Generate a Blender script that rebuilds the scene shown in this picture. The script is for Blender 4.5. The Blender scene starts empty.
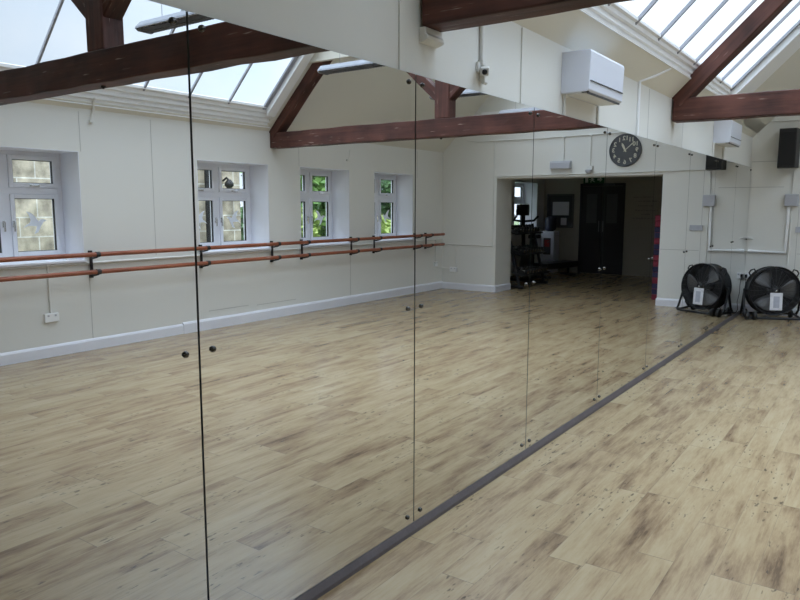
import bpy, bmesh, math, random
from mathutils import Vector, Matrix
random.seed(7)
C = bpy.context.scene.collection
PI = math.pi
# ------------------------------------------------------------------ sizes of the room (metres)
W, L = 5.125, 11.05            # mirror wall x=0, window wall x=W, end wall y=L
BACK = -2.6
WALLTOP = 2.49
HALL = 15.6                    # back wall of the entrance hall beyond the opening
SEAMS = [0.16, 1.371, 2.56, 3.766, 5.0, 6.235, 7.468, 8.70, 9.945, 11.045]
MTOP, MBOT = 2.068, 0.05

# ------------------------------------------------------------------ materials
def mat(name, col, rough=.5, metal=0., spec=.5, noise=None, bump=None):
    m = bpy.data.materials.new(name); m.use_nodes = True
    nt = m.node_tree; b = nt.nodes['Principled BSDF']
    b.inputs['Base Color'].default_value = (*col, 1)
    b.inputs['Roughness'].default_value = rough
    b.inputs['Metallic'].default_value = metal
    b.inputs['Specular IOR Level'].default_value = spec
    tc = nt.nodes.new('ShaderNodeTexCoord')
    if noise:
        sc, amt = noise
        n = nt.nodes.new('ShaderNodeTexNoise'); n.inputs['Scale'].default_value = sc; n.inputs['Detail'].default_value = 4
        nt.links.new(tc.outputs['Object'], n.inputs['Vector'])
        r = nt.nodes.new('ShaderNodeMapRange'); r.inputs['To Min'].default_value = 1-amt; r.inputs['To Max'].default_value = 1+amt
        nt.links.new(n.outputs['Fac'], r.inputs['Value'])
        mx = nt.nodes.new('ShaderNodeVectorMath'); mx.operation = 'SCALE'; mx.inputs[0].default_value = col
        nt.links.new(r.outputs[0], mx.inputs['Scale']); nt.links.new(mx.outputs[0], b.inputs['Base Color'])
    if bump:
        sc, st = bump
        n2 = nt.nodes.new('ShaderNodeTexNoise'); n2.inputs['Scale'].default_value = sc; n2.inputs['Detail'].default_value = 6
        nt.links.new(tc.outputs['Object'], n2.inputs['Vector'])
        bp = nt.nodes.new('ShaderNodeBump'); bp.inputs['Strength'].default_value = st; bp.inputs['Distance'].default_value = .01
        nt.links.new(n2.outputs['Fac'], bp.inputs['Height']); nt.links.new(bp.outputs[0], b.inputs['Normal'])
    return m

def wood_timber(name, dark, light, rough=.55):
    """stained timber, grain along local X"""
    m = bpy.data.materials.new(name); m.use_nodes = True
    nt = m.node_tree; N = nt.nodes.new; K = nt.links.new; b = nt.nodes['Principled BSDF']
    tc = N('ShaderNodeTexCoord'); mp = N('ShaderNodeMapping'); mp.inputs['Scale'].default_value = (1.2, 22, 22)
    K(tc.outputs['Object'], mp.inputs['Vector'])
    n = N('ShaderNodeTexNoise'); n.inputs['Scale'].default_value = 1; n.inputs['Detail'].default_value = 6; n.inputs['Roughness'].default_value = .65
    K(mp.outputs[0], n.inputs['Vector'])
    n2 = N('ShaderNodeTexNoise'); n2.inputs['Scale'].default_value = 3.; n2.inputs['Detail'].default_value = 3
    K(tc.outputs['Object'], n2.inputs['Vector'])
    ad = N('ShaderNodeMath'); ad.operation = 'ADD'; K(n.outputs['Fac'], ad.inputs[0]); K(n2.outputs['Fac'], ad.inputs[1])
    r = N('ShaderNodeValToRGB'); r.color_ramp.elements[0].position = .36; r.color_ramp.elements[0].color = (*dark, 1)
    r.color_ramp.elements[1].position = .64; r.color_ramp.elements[1].color = (*light, 1)
    hf = N('ShaderNodeMath'); hf.operation = 'MULTIPLY'; hf.inputs[1].default_value = .5; K(ad.outputs[0], hf.inputs[0]); K(hf.outputs[0], r.inputs['Fac'])
    # pale flecks along splits
    mp2 = N('ShaderNodeMapping'); mp2.inputs['Scale'].default_value = (4, 60, 60); K(tc.outputs['Object'], mp2.inputs['Vector'])
    n3 = N('ShaderNodeTexNoise'); n3.inputs['Scale'].default_value = 1; n3.inputs['Detail'].default_value = 2; K(mp2.outputs[0], n3.inputs['Vector'])
    th = N('ShaderNodeMapRange'); th.inputs['From Min'].default_value = .69; th.inputs['From Max'].default_value = .76; K(n3.outputs['Fac'], th.inputs['Value'])
    mx = N('ShaderNodeMix'); mx.data_type = 'RGBA'; K(th.outputs[0], mx.inputs['Factor']); K(r.outputs[0], mx.inputs['A']); mx.inputs['B'].default_value = (.42, .33, .28, 1)
    K(mx.outputs['Result'], b.inputs['Base Color'])
    b.inputs['Roughness'].default_value = rough; b.inputs['Specular IOR Level'].default_value = .35
    bp = N('ShaderNodeBump'); bp.inputs['Strength'].default_value = .35; bp.inputs['Distance'].default_value = .01
    K(n.outputs['Fac'], bp.inputs['Height']); K(bp.outputs[0], b.inputs['Normal'])
    return m

def floor_mat():
    m = bpy.data.materials.new('bleached_plank_floor'); m.use_nodes = True
    nt = m.node_tree; N = nt.nodes.new; K = nt.links.new; b = nt.nodes['Principled BSDF']
    def math_(op, a, c=None, clamp=False):
        n = N('ShaderNodeMath'); n.operation = op; n.use_clamp = clamp
        for i, v in enumerate((a, c)):
            if v is None: continue
            if isinstance(v, (int, float)): n.inputs[i].default_value = v
            else: K(v, n.inputs[i])
        return n.outputs[0]
    tc = N('ShaderNodeTexCoord'); sp = N('ShaderNodeSeparateXYZ'); K(tc.outputs['Object'], sp.inputs[0])
    X, Y = sp.outputs['X'], sp.outputs['Y']
    PW, PL = .152, .914
    xr = math_('DIVIDE', X, PW); row = math_('FLOOR', xr); fx = math_('FRACT', xr)
    wn = N('ShaderNodeTexWhiteNoise'); wn.noise_dimensions = '1D'; K(row, wn.inputs['W'])
    yo = math_('ADD', math_('DIVIDE', Y, PL), math_('MULTIPLY', wn.outputs['Value'], 7.3))
    idx = math_('FLOOR', yo); fy = math_('FRACT', yo)
    cb = N('ShaderNodeCombineXYZ'); K(row, cb.inputs[0]); K(idx, cb.inputs[1])
    w2 = N('ShaderNodeTexWhiteNoise'); w2.noise_dimensions = '2D'; K(cb.outputs[0], w2.inputs['Vector'])
    pid = w2.outputs['Value']
    def noise(sx, sy, detail, rough, seed):
        c = N('ShaderNodeCombineXYZ')
        K(math_('MULTIPLY', X, sx), c.inputs[0]); K(math_('MULTIPLY', Y, sy), c.inputs[1]); K(math_('MULTIPLY', pid, seed), c.inputs[2])
        n = N('ShaderNodeTexNoise'); n.inputs['Scale'].default_value = 1; n.inputs['Detail'].default_value = detail; n.inputs['Roughness'].default_value = rough
        K(c.outputs[0], n.inputs['Vector']); return n.outputs['Fac']
    blotch = noise(11.5, 2.0, 5, .62, 41.)
    grain = noise(80, 5.5, 5, .7, 77.)
    knot = noise(52, 15, 2, .55, 19.)
    knotzone = noise(3.5, 1.8, 2, .5, 63.)
    f = math_('ADD', math_('MULTIPLY', blotch, .70), math_('MULTIPLY', grain, .24))
    f = math_('ADD', f, math_('MULTIPLY', pid, .12))
    rp = N('ShaderNodeValToRGB'); K(f, rp.inputs['Fac'])
    e = rp.color_ramp.elements
    e[0].position = .32; e[0].color = (0.115, 0.073, 0.041, 1)
    e[1].position = .72; e[1].color = (0.412, 0.332, 0.209, 1)
    for p, c in ((.43, (0.257, 0.177, 0.102, 1)), (.515, (0.334, 0.249, 0.143, 1)), (.60, (0.374, 0.290, 0.173, 1))):
        x = e.new(p); x.color = c
    kf = N('ShaderNodeMapRange'); kf.inputs['From Min'].default_value = .61; kf.inputs['From Max'].default_value = .70; K(knot, kf.inputs['Value'])
    kz = N('ShaderNodeMapRange'); kz.inputs['From Min'].default_value = .50; kz.inputs['From Max'].default_value = .57; K(knotzone, kz.inputs['Value'])
    kk = math_('MULTIPLY', math_('MULTIPLY', kf.outputs[0], kz.outputs[0]), .75)
    mx = N('ShaderNodeMix'); mx.data_type = 'RGBA'; K(kk, mx.inputs['Factor']); K(rp.outputs[0], mx.inputs['A']); mx.inputs['B'].default_value = (.05, .04, .03, 1)
    # joints
    ex = math_('MINIMUM', fx, math_('SUBTRACT', 1, fx)); ey = math_('MINIMUM', fy, math_('SUBTRACT', 1, fy))
    jx = math_('LESS_THAN', ex, .010); jy = math_('LESS_THAN', ey, .002)
    j = math_('MULTIPLY', math_('MAXIMUM', math_('MULTIPLY', jx, .45), jy), .6)
    mj = N('ShaderNodeMix'); mj.data_type = 'RGBA'; K(j, mj.inputs['Factor']); K(mx.outputs['Result'], mj.inputs['A']); mj.inputs['B'].default_value = (.13, .105, .08, 1)
    K(mj.outputs['Result'], b.inputs['Base Color'])
    rr = N('ShaderNodeMapRange'); rr.inputs['To Min'].default_value = .235; rr.inputs['To Max'].default_value = .235; K(blotch, rr.inputs['Value']); K(rr.outputs[0], b.inputs['Roughness'])
    bp = N('ShaderNodeBump'); bp.inputs['Strength'].default_value = .12; bp.inputs['Distance'].default_value = .004
    K(math_('SUBTRACT', grain, j), bp.inputs['Height']); K(bp.outputs[0], b.inputs['Normal'])
    b.inputs['Specular IOR Level'].default_value = .45
    return m

def stone_mat():
    m = bpy.data.materials.new('coursed_sandstone'); m.use_nodes = True
    nt = m.node_tree; N = nt.nodes.new; K = nt.links.new; b = nt.nodes['Principled BSDF']
    tc = N('ShaderNodeTexCoord'); sp = N('ShaderNodeSeparateXYZ'); K(tc.outputs['Object'], sp.inputs[0])
    ad = N('ShaderNodeMath'); ad.operation = 'ADD'; K(sp.outputs['X'], ad.inputs[0]); K(sp.outputs['Y'], ad.inputs[1])
    cb = N('ShaderNodeCombineXYZ'); K(ad.outputs[0], cb.inputs[0]); K(sp.outputs['Z'], cb.inputs[1])
    br = N('ShaderNodeTexBrick'); br.inputs['Scale'].default_value = 1; br.inputs['Brick Width'].default_value = .5; br.inputs['Row Height'].default_value = .265
    br.inputs['Mortar Size'].default_value = .009; br.inputs['Mortar Smooth'].default_value = .3
    br.inputs['Color1'].default_value = (.60, .53, .42, 1); br.inputs['Color2'].default_value = (.40, .345, .27, 1); br.inputs['Mortar'].default_value = (.75, .73, .68, 1)
    K(cb.outputs[0], br.inputs['Vector'])
    n = N('ShaderNodeTexNoise'); n.inputs['Scale'].default_value = 5; n.inputs['Detail'].default_value = 6; K(tc.outputs['Object'], n.inputs['Vector'])
    r = N('ShaderNodeMapRange'); r.inputs['From Min'].default_value = .3; r.inputs['From Max'].default_value = .7; r.inputs['To Min'].default_value = .5; r.inputs['To Max'].default_value = 1.5; K(n.outputs['Fac'], r.inputs['Value'])
    v = N('ShaderNodeVectorMath'); v.operation = 'SCALE'; K(br.outputs['Color'], v.inputs[0]); K(r.outputs[0], v.inputs['Scale'])
    K(v.outputs[0], b.inputs['Base Color']); b.inputs['Roughness'].default_value = .9
    bp = N('ShaderNodeBump'); bp.inputs['Strength'].default_value = .6; bp.inputs['Distance'].default_value = .03; K(n.outputs['Fac'], bp.inputs['Height']); K(bp.outputs[0], b.inputs['Normal'])
    return m

def glass_mat(name, tint=(.97, .985, .98), refl=.05):
    """thin clear pane: light passes straight through, a little is mirrored"""
    m = bpy.data.materials.new(name); m.use_nodes = True
    nt = m.node_tree; nt.nodes.remove(nt.nodes['Principled BSDF']); out = nt.nodes['Material Output']
    t = nt.nodes.new('ShaderNodeBsdfTransparent'); t.inputs[0].default_value = (*tint, 1)
    g = nt.nodes.new('ShaderNodeBsdfGlossy'); g.inputs['Roughness'].default_value = .02
    fr = nt.nodes.new('ShaderNodeMath'); fr.operation = 'MULTIPLY_ADD'
    lw = nt.nodes.new('ShaderNodeLayerWeight'); lw.inputs['Blend'].default_value = .5
    pw = nt.nodes.new('ShaderNodeMath'); pw.operation = 'POWER'; nt.links.new(lw.outputs['Facing'], pw.inputs[0]); pw.inputs[1].default_value = 5
    nt.links.new(pw.outputs[0], fr.inputs[0]); fr.inputs[1].default_value = .6; fr.inputs[2].default_value = refl*.8
    mx = nt.nodes.new('ShaderNodeMixShader'); nt.links.new(fr.outputs[0], mx.inputs[0]); nt.links.new(t.outputs[0], mx.inputs[1]); nt.links.new(g.outputs[0], mx.inputs[2])
    nt.links.new(mx.outputs[0], out.inputs[0]); return m

def leaf_mat(name, a, bcol):
    m = bpy.data.materials.new(name); m.use_nodes = True
    nt = m.node_tree; b = nt.nodes['Principled BSDF']
    tc = nt.nodes.new('ShaderNodeTexCoord'); n = nt.nodes.new('ShaderNodeTexNoise'); n.inputs['Scale'].default_value = 2.3; n.inputs['Detail'].default_value = 5
    nt.links.new(tc.outputs['Object'], n.inputs['Vector'])
    r = nt.nodes.new('ShaderNodeValToRGB'); r.color_ramp.elements[0].position = .38; r.color_ramp.elements[0].color = (*a, 1)
    r.color_ramp.elements[1].position = .62; r.color_ramp.elements[1].color = (*bcol, 1)
    nt.links.new(n.outputs['Fac'], r.inputs[0]); nt.links.new(r.outputs[0], b.inputs['Base Color'])
    b.inputs['Roughness'].default_value = .6; return m

M = dict(
    wall=mat('cream_wall_paint', (.77, .765, .725), .75, noise=(1.3, .025), bump=(90, .05)),
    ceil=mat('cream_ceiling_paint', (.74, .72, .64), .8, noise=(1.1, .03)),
    white=mat('white_gloss_paint', (.90, .91, .92), .35, noise=(2, .02)),
    upvc=mat('white_window_plastic', (.80, .81, .86), .3, noise=(3, .01)),
    skirt=mat('white_skirting_paint', (.80, .81, .87), .35, noise=(2.2, .03)),
    joint=mat('joint_filler', (.50, .495, .47), .8, noise=(9, .08)),
    conduit=mat('white_conduit_plastic', (.74, .735, .70), .45, noise=(4, .02)),
    floor=floor_mat(),
    timber=wood_timber('dark_stained_timber', (.030, .0105, .0075), (.125, .046, .033)),
    barre=wood_timber('varnished_red_wood', (.22, .065, .034), (.37, .125, .066), .35),
    black=mat('black_plastic', (.012, .012, .013), .5, noise=(14, .15)),
    blackm=mat('black_painted_steel', (.014, .014, .016), .4, metal=.2, noise=(10, .15)),
    mesh=mat('black_speaker_mesh', (.010, .010, .011), .75, noise=(220, .5)),
    kick=mat('grey_painted_board', (.10, .085, .088), .55, noise=(7, .25), bump=(30, .2)),
    heater=mat('pale_grey_enamel', (.72, .75, .84), .35, noise=(2, .015)),
    dgrey=mat('dark_grey_plastic', (.075, .078, .085), .45, noise=(8, .1)),
    grey=mat('light_grey_plastic', (.48, .49, .54), .45, noise=(5, .04)),
    alu=mat('grey_aluminium', (.24, .245, .27), .5, metal=.2, noise=(8, .05)),
    bar=mat('grey_glazing_bar_paint', (.30, .31, .35), .45, noise=(6, .06)),
    chrome=mat('polished_chrome', (.85, .85, .84), .12, metal=1, noise=(5, .03)),
    cap=mat('dark_chrome_cap', (.10, .095, .09), .12, metal=1, noise=(8, .08)),
    grille=mat('grey_steel_wire', (.10, .10, .105), .35, metal=.4, noise=(9, .1)),
    blade=mat('grey_fan_blade', (.20, .20, .205), .4, metal=.35, noise=(6, .1)),
    tag=mat('white_plastic_wallet', (.74, .75, .80), .35, noise=(18, .18)),
    tagline=mat('grey_printed_panel', (.45, .47, .55), .5, noise=(25, .2)),
    clockface=mat('grey_brown_clock_face', (.082, .074, .056), .6, noise=(7, .2)),
    cream=mat('cream_numerals', (.62, .59, .48), .6, noise=(20, .08)),
    mirror=mat('silvered_glass', (.835, .845, .85), .0, metal=1, noise=(.4, .004)),
    edge=mat('dark_mirror_edge', (.035, .045, .042), .35, noise=(12, .1)),
    glass=glass_mat('clear_window_glass'), skyglass=glass_mat('clear_roof_glass', (.93, .96, .97), .05),
    rubber=mat('black_window_gasket', (.015, .015, .017), .6, noise=(20, .1)),
    frost=mat('frosted_white_decal', (.86, .90, .96), .7, noise=(12, .03)),
    stone=stone_mat(), slate=mat('grey_slate', (.12, .13, .15), .7, noise=(6, .3)),
    grass=leaf_mat('rough_grass', (.05, .09, .02), (.13, .2, .05)),
    leafa=leaf_mat('mid_green_leaves', (.07, .17, .035), (.25, .42, .11)),
    leafb=leaf_mat('yellow_green_leaves', (.17, .27, .05), (.50, .60, .20)),
    leafc=leaf_mat('dark_green_leaves', (.035, .095, .03), (.13, .25, .085)),
    bark=mat('grey_bark', (.10, .08, .06), .9, noise=(9, .3)),
    bottle=mat('dark_blue_bottle', (.05, .055, .09), .25, noise=(6, .1)),
    red=mat('red_foam', (.19, .013, .035), .7, noise=(9, .12)),
    navy=mat('navy_foam', (.018, .016, .060), .7, noise=(9, .12)),
    redlabel=mat('red_print', (.34, .03, .03), .5, noise=(12, .1)),
    board=mat('dark_notice_felt', (.045, .048, .058), .8, noise=(40, .15)),
    paper=mat('white_paper', (.62, .62, .66), .8, noise=(6, .04)),
    doorm=mat('dark_door_paint', (.022, .022, .027), .5, noise=(4, .1)),
    green=mat('green_sign_print', (.01, .10, .04), .5, noise=(6, .05)),
    signwhite=mat('white_sign_print', (.7, .72, .7), .5, noise=(6, .03)),
    ink=mat('dark_wall_lettering', (.055, .05, .045), .6, noise=(10, .1)),
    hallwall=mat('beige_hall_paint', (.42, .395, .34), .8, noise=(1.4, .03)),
)

# ------------------------------------------------------------------ mesh helpers
class MB:
    def __init__(s): s.v = []; s.f = []; s.sm = []
    def add(s, vs, fs, smooth=False):
        b = len(s.v); s.v += [tuple(v) for v in vs]
        s.f += [tuple(b+i for i in f) for f in fs]; s.sm += [smooth]*len(fs); return s
    def box(s, x0, y0, z0, x1, y1, z1, mtx=None):
        vs = [Vector((x, y, z)) for x in (x0, x1) for y in (y0, y1) for z in (z0, z1)]
        if mtx: vs = [mtx @ v for v in vs]
        return s.add(vs, [(0, 1, 3, 2), (4, 6, 7, 5), (0, 4, 5, 1), (2, 3, 7, 6), (0, 2, 6, 4), (1, 5, 7, 3)])
    def tube(s, pts, r, n=10, cap=True):
        pts = [Vector(p) for p in pts]; rings = []; up = None
        for i, p in enumerate(pts):
            t = (pts[min(i+1, len(pts)-1)]-pts[max(i-1, 0)]).normalized()
            if up is None:
                a = Vector((0, 0, 1)) if abs(t.z) < .9 else Vector((1, 0, 0)); up = (a-t*a.dot(t)).normalized()
            else: up = (up-t*up.dot(t)).normalized()
            sd = t.cross(up); rr = r[i] if isinstance(r, (list, tuple)) else r
            rings.append([p+(up*math.cos(2*PI*k/n)+sd*math.sin(2*PI*k/n))*rr for k in range(n)])
        vs = [v for q in rings for v in q]; fs = []
        for i in range(len(rings)-1):
            for k in range(n): fs.append((i*n+k, i*n+(k+1) % n, (i+1)*n+(k+1) % n, (i+1)*n+k))
        s.add(vs, fs, True)
        if cap:
            s.add(rings[0], [tuple(range(n))[::-1]]); s.add(rings[-1], [tuple(range(n))])
        return s
    def lathe(s, prof, mtx=None, n=32, smooth=True):
        """prof: (radius, height) about local Z"""
        vs = []
        for r, h in prof: vs += [Vector((r*math.cos(2*PI*k/n), r*math.sin(2*PI*k/n), h)) for k in range(n)]
        if mtx: vs = [mtx @ v for v in vs]
        fs = [(i*n+k, i*n+(k+1) % n, (i+1)*n+(k+1) % n, (i+1)*n+k) for i in range(len(prof)-1) for k in range(n)]
        s.add(vs, fs, smooth)
        if prof[0][0] > 1e-4: s.add(vs[:n], [tuple(range(n))[::-1]])
        if prof[-1][0] > 1e-4: s.add(vs[-n:], [tuple(range(n))])
        return s
    def prism(s, poly, a, b, axis='y', mtx=None):
        """poly in the other two axes; extruded a..b along axis"""
        def P(p, t): return Vector({'x': (t, p[0], p[1]), 'y': (p[0], t, p[1]), 'z': (p[0], p[1], t)}[axis])
        n = len(poly); vs = [P(p, a) for p in poly]+[P(p, b) for p in poly]
        if mtx: vs = [mtx @ v for v in vs]
        return s.add(vs, [tuple(range(n)), tuple(range(n, 2*n))[::-1]]+[(k, n+k, n+(k+1) % n, (k+1) % n) for k in range(n)])
    def build(s, name, m, parent=None, bevel=0, loc=None, mtx=None):
        me = bpy.data.meshes.new(name); me.from_pydata(s.v, [], s.f); me.update()
        bm = bmesh.new(); bm.from_mesh(me); bmesh.ops.recalc_face_normals(bm, faces=bm.faces); bm.to_mesh(me); bm.free()
        for p, q in zip(me.polygons, s.sm): p.use_smooth = q
        me.materials.append(m)
        o = bpy.data.objects.new(name, me); C.objects.link(o)
        if parent: o.parent = parent
        if mtx is not None: o.matrix_local = mtx
        if loc is not None: o.location = loc
        if bevel:
            md = o.modifiers.new('bevel', 'BEVEL'); md.width = bevel; md.segments = 2; md.limit_method = 'ANGLE'; md.angle_limit = math.radians(40)
        return o

def tag(o, label, cat, group=None):
    o['label'] = label; o['category'] = cat
    if group: o['group'] = group
    return o
def struct(o): o['kind'] = 'structure'; return o
def thing(name, label, cat, loc=(0, 0, 0), rot=(0, 0, 0), group=None):
    o = bpy.data.objects.new(name, None); C.objects.link(o); o.location = loc; o.rotation_euler = rot
    o.empty_display_size = .1
    return tag(o, label, cat, group)
def dup(root, loc, label):
    r = root.copy(); C.objects.link(r); r.location = loc; r['label'] = label
    for ch in root.children:
        c = ch.copy(); C.objects.link(c); c.parent = r
        for g in ch.children:
            d = g.copy(); C.objects.link(d); d.parent = c
    return r
def text_mesh(body, size, depth=.003):
    cu = bpy.data.curves.new('t', 'FONT'); cu.body = body; cu.size = size; cu.extrude = depth; cu.align_x = 'CENTER'; cu.align_y = 'CENTER'; cu.offset = size*.018
    o = bpy.data.objects.new('t', cu); C.objects.link(o); dg = bpy.context.evaluated_depsgraph_get(); dg.update()
    me = o.evaluated_get(dg).to_mesh(); vs = [v.co.copy() for v in me.vertices]; fs = [tuple(p.vertices) for p in me.polygons]
    o.evaluated_get(dg).to_mesh_clear(); bpy.data.objects.remove(o); bpy.data.curves.remove(cu); return vs, fs

# ------------------------------------------------------------------ the setting
struct(MB().box(-.4, BACK, -.12, W, HALL, 0).build('floor', M['floor']))
struct(MB().box(-60, -60, -.6, 80, 90, -.5).build('ground', M['grass']))
struct(MB().box(-.4, BACK, 0, -.012, HALL, WALLTOP).build('wall_left', M['wall']))

# window wall with its openings
WIN = [(1.0-2.1, 0.05-2.1), (-.30+.35, 1.15), (2.86, 4.01), (5.50, 6.65), (7.27, 8.34), (8.98, 10.06), (14.02, 15.2)]
WZ0, WZ1, TH = .945, 2.06, .42
wb = MB(); prev = BACK
for a, b in WIN:
    wb.box(W, prev, 0, W+TH, a, WALLTOP); wb.box(W, a, 0, W+TH, b, WZ0); wb.box(W, a, WZ1, W+TH, b, WALLTOP); prev = b
wb.box(W, prev, 0, W+TH, HALL+.3, WALLTOP)
struct(wb.build('wall_right', M['wall']))
struct(MB().box(-.4, BACK-.3, 0, W+TH, BACK, 5.2).build('wall_back', M['wall']))
# end wall with wide opening into the hall
OX0, OX1, OZ, OT = 1.21, 4.02, 2.0, .60
fb = MB(); fb.box(-.4, L, 0, OX0, L+OT, WALLTOP); fb.box(OX1, L, 0, W, L+OT, WALLTOP); fb.box(OX0, L, OZ, OX1, L+OT, WALLTOP)
fb.prism([(-.4, WALLTOP), (W+.4, WALLTOP), (W+.4, 2.6), (W/2, 5.3), (-.4, 2.6)], L, L+OT)
struct(fb.build('wall_far', M['wall']))
# hall
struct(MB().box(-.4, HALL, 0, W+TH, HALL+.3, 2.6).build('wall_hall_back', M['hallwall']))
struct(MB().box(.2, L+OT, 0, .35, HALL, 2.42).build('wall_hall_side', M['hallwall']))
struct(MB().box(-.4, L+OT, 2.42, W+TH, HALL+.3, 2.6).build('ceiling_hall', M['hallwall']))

# roof: 45 degree slopes; d is the distance in from the wall
def zr(d): return WALLTOP + d
def slope_slab(name, side, d0, d1, y0, y1, m, t=.10):
    X = (lambda d: d) if side < 0 else (lambda d: W-d)
    q = t*.7071
    b = MB().prism([(X(d0), zr(d0)), (X(d1), zr(d1)), (X(d1-q), zr(d1)+q), (X(d0-q), zr(d0)+q)], y0, y1)
    return struct(b.build(name, m))
GD0, GD1, YS = .19, 2.36, 2.2
for side, yend, tagn in ((-1, 8.30, 'left'), (1, 6.45, 'right')):
    X = (lambda d: d) if side < 0 else (lambda d: W-d)
    yrev = yend + (.55 if side < 0 else .17)
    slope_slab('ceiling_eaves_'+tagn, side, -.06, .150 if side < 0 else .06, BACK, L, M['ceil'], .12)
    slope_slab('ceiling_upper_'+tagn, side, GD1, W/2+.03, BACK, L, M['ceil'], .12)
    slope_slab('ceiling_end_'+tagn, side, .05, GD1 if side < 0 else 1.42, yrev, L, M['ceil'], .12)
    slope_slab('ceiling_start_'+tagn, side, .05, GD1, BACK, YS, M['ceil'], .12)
    # stepped white cornice below the glazing
    if side < 0:
        pr = [(.150, .000), (.146, .016), (.140, .020), (.140, .040), (.158, .046), (.158, .062), (.152, .066), (.152, .084), (.176, .090), (.176, .118), (.196, .126), (.196, .146)]
        z0 = 2.632
    else:
        pr = [(.055, .000), (.048, .014), (.048, .060), (.085, .066), (.085, .082), (.076, .088), (.076, .112), (.118, .118), (.118, .136), (.110, .142), (.110, .168), (.150, .174), (.150, .214), (.196, .222), (.196, .250)]
        z0 = 2.528
    poly = [(X(d), z0+h) for d, h in pr]+[(X(.10), 2.80), (X(-.05), 2.76), (X(-.05), z0), (X(.0), z0)]
    cend = yrev if side < 0 else 6.66
    struct(MB().prism(poly, YS-.1, cend).build('trim_cornice_'+tagn, M['white']))
    # splayed white reveal at the end of the glazing
    q = .05
    rb = MB(); d0, d1 = GD0-.01, GD1+.02
    rb.prism([(X(d0), zr(d0)+.10), (X(d1), zr(d1)+.10), (X(d1), zr(d1)-.015), (X(d0), zr(d0)-.015)], yend+.03, yrev)
    struct(rb.build('trim_reveal_'+tagn, M['white']))
    # glazing
    sk = bpy.data.objects.new('window_%d' % (8 if side < 0 else 9), None); C.objects.link(sk); struct(sk)
    g0, g1 = .16, GD1+.05
    MB().add([(X(g0), YS-.05, zr(g0)+.10), (X(g1), YS-.05, zr(g1)+.10), (X(g1), yend+.05, zr(g1)+.10), (X(g0), yend+.05, zr(g0)+.10)], [(0, 1, 2, 3)]).build('pane', M['skyglass'], sk)
    step = .555 if side < 0 else .585
    ys = []; y = yend
    while y > YS: ys.append(y); y -= step
    for k, y in enumerate(ys):
        hw = .011 if k else .028
        MB().prism([(X(GD0-.02), zr(GD0-.02)+.105), (X(GD1), zr(GD1)+.105), (X(GD1), zr(GD1)+.07), (X(GD0-.02), zr(GD0-.02)+.07)], y-hw, y+hw).build('glazing_bar', M['bar'], sk)
# unseen roof window added to brighten the end bay, window wall side
sk = bpy.data.objects.new('window_10', None); C.objects.link(sk); struct(sk)
MB().add([(W-1.4, 6.7, zr(1.4)+.10), (W-GD1-.02, 6.7, zr(GD1+.02)+.10), (W-GD1-.02, L-.3, zr(GD1+.02)+.10), (W-1.4, L-.3, zr(1.4)+.10)], [(0, 1, 2, 3)]).build('pane', M['skyglass'], sk)
for k in range(7):
    y = 6.75+k*.58
    MB().prism([(W-1.4, zr(1.4)+.105), (W-GD1, zr(GD1)+.105), (W-GD1, zr(GD1)+.07), (W-1.4, zr(1.4)+.07)], y-.012, y+.012).build('glazing_bar', M['bar'], sk)
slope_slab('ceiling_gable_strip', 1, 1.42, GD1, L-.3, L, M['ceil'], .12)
# plastered partition filling the top of the far truss
PZ = 3.27
pd = PZ-WALLTOP
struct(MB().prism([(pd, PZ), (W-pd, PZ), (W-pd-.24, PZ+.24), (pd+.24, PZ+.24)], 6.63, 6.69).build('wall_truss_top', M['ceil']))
# shallow ledge along the end gable
struct(MB().box(2.9, L-.09, 3.09, 4.3, L, 3.13).build('trim_gable_ledge', M['white']))

# skirtings
struct(MB().prism([(W, 0), (W-.018, 0), (W-.018, .095), (W-.008, .115), (W, .12)], BACK, 5.20).build('baseboard_right', M['skirt']))
struct(MB().prism([(W, 0), (W-.030, 0), (W-.030, .11), (W-.016, .13), (W, .135)], 5.20, L).build('baseboard_right.001', M['skirt']))
b = MB()
for x0, x1 in ((.0, OX0), (OX1, W-.03)):
    b.prism([(L, 0), (L-.018, 0), (L-.018, .095), (L-.008, .115), (L, .12)], x0, x1, 'x')
for x, s in ((OX1, -1), (OX0, 1)):
    b.prism([(x, 0), (x+s*.018, 0), (x+s*.018, .095), (x+s*.008, .115), (x, .12)], L, L+OT)
struct(b.build('baseboard_far', M['skirt']))
# painted board under the mirrors
struct(MB().prism([(-.012, 0), (.014, 0), (.014, .018), (.003, .046), (-.012, .048)], -.2, L-.02).build('trim_1', M['kick']))
# board joints
tn = 2
def joint(bx, m='joint'):
    global tn
    struct(MB().box(*bx).build('trim_%d' % tn, M[m])); tn += 1
for y, z0, z1 in ((4.04, 2.06, 2.46), (4.88, .96, 2.46), (4.06, .12, .78), (7.25, 2.06, 2.44), (2.3, .96, 2.46), (8.36, .14, .9), (10.2, 2.0, 2.45)):
    joint((W-.002, y-.003, z0, W, y+.003, z1))
for y, w in ((2.47, .022), (3.615, .016), (6.01, .006), (7.15, .005)):
    joint((-.012, y-w, 2.07, -.005 if w > .01 else -.0112, y+w, 2.47), 'wall' if w > .01 else 'joint')
    if w > .01: joint((-.012, y+w, 2.07, -.009, y+w+.006, 2.47))
for x0, x1, z in ((0, .42, 1.79), (.0, .34, 2.145), (.64, 1.20, .87)):
    joint((x0, L-.002, z-.004, x1, L, z+.004))
joint((.62, L-.002, .1, .626, L, 2.05))
for y0, y1, z in ((5.60, 6.25, .225), (6.40, 7.14, .21)): joint((W-.0015, y0, z-.004, W, y1, z+.003))   # scuffed seam above the skirting

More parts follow.
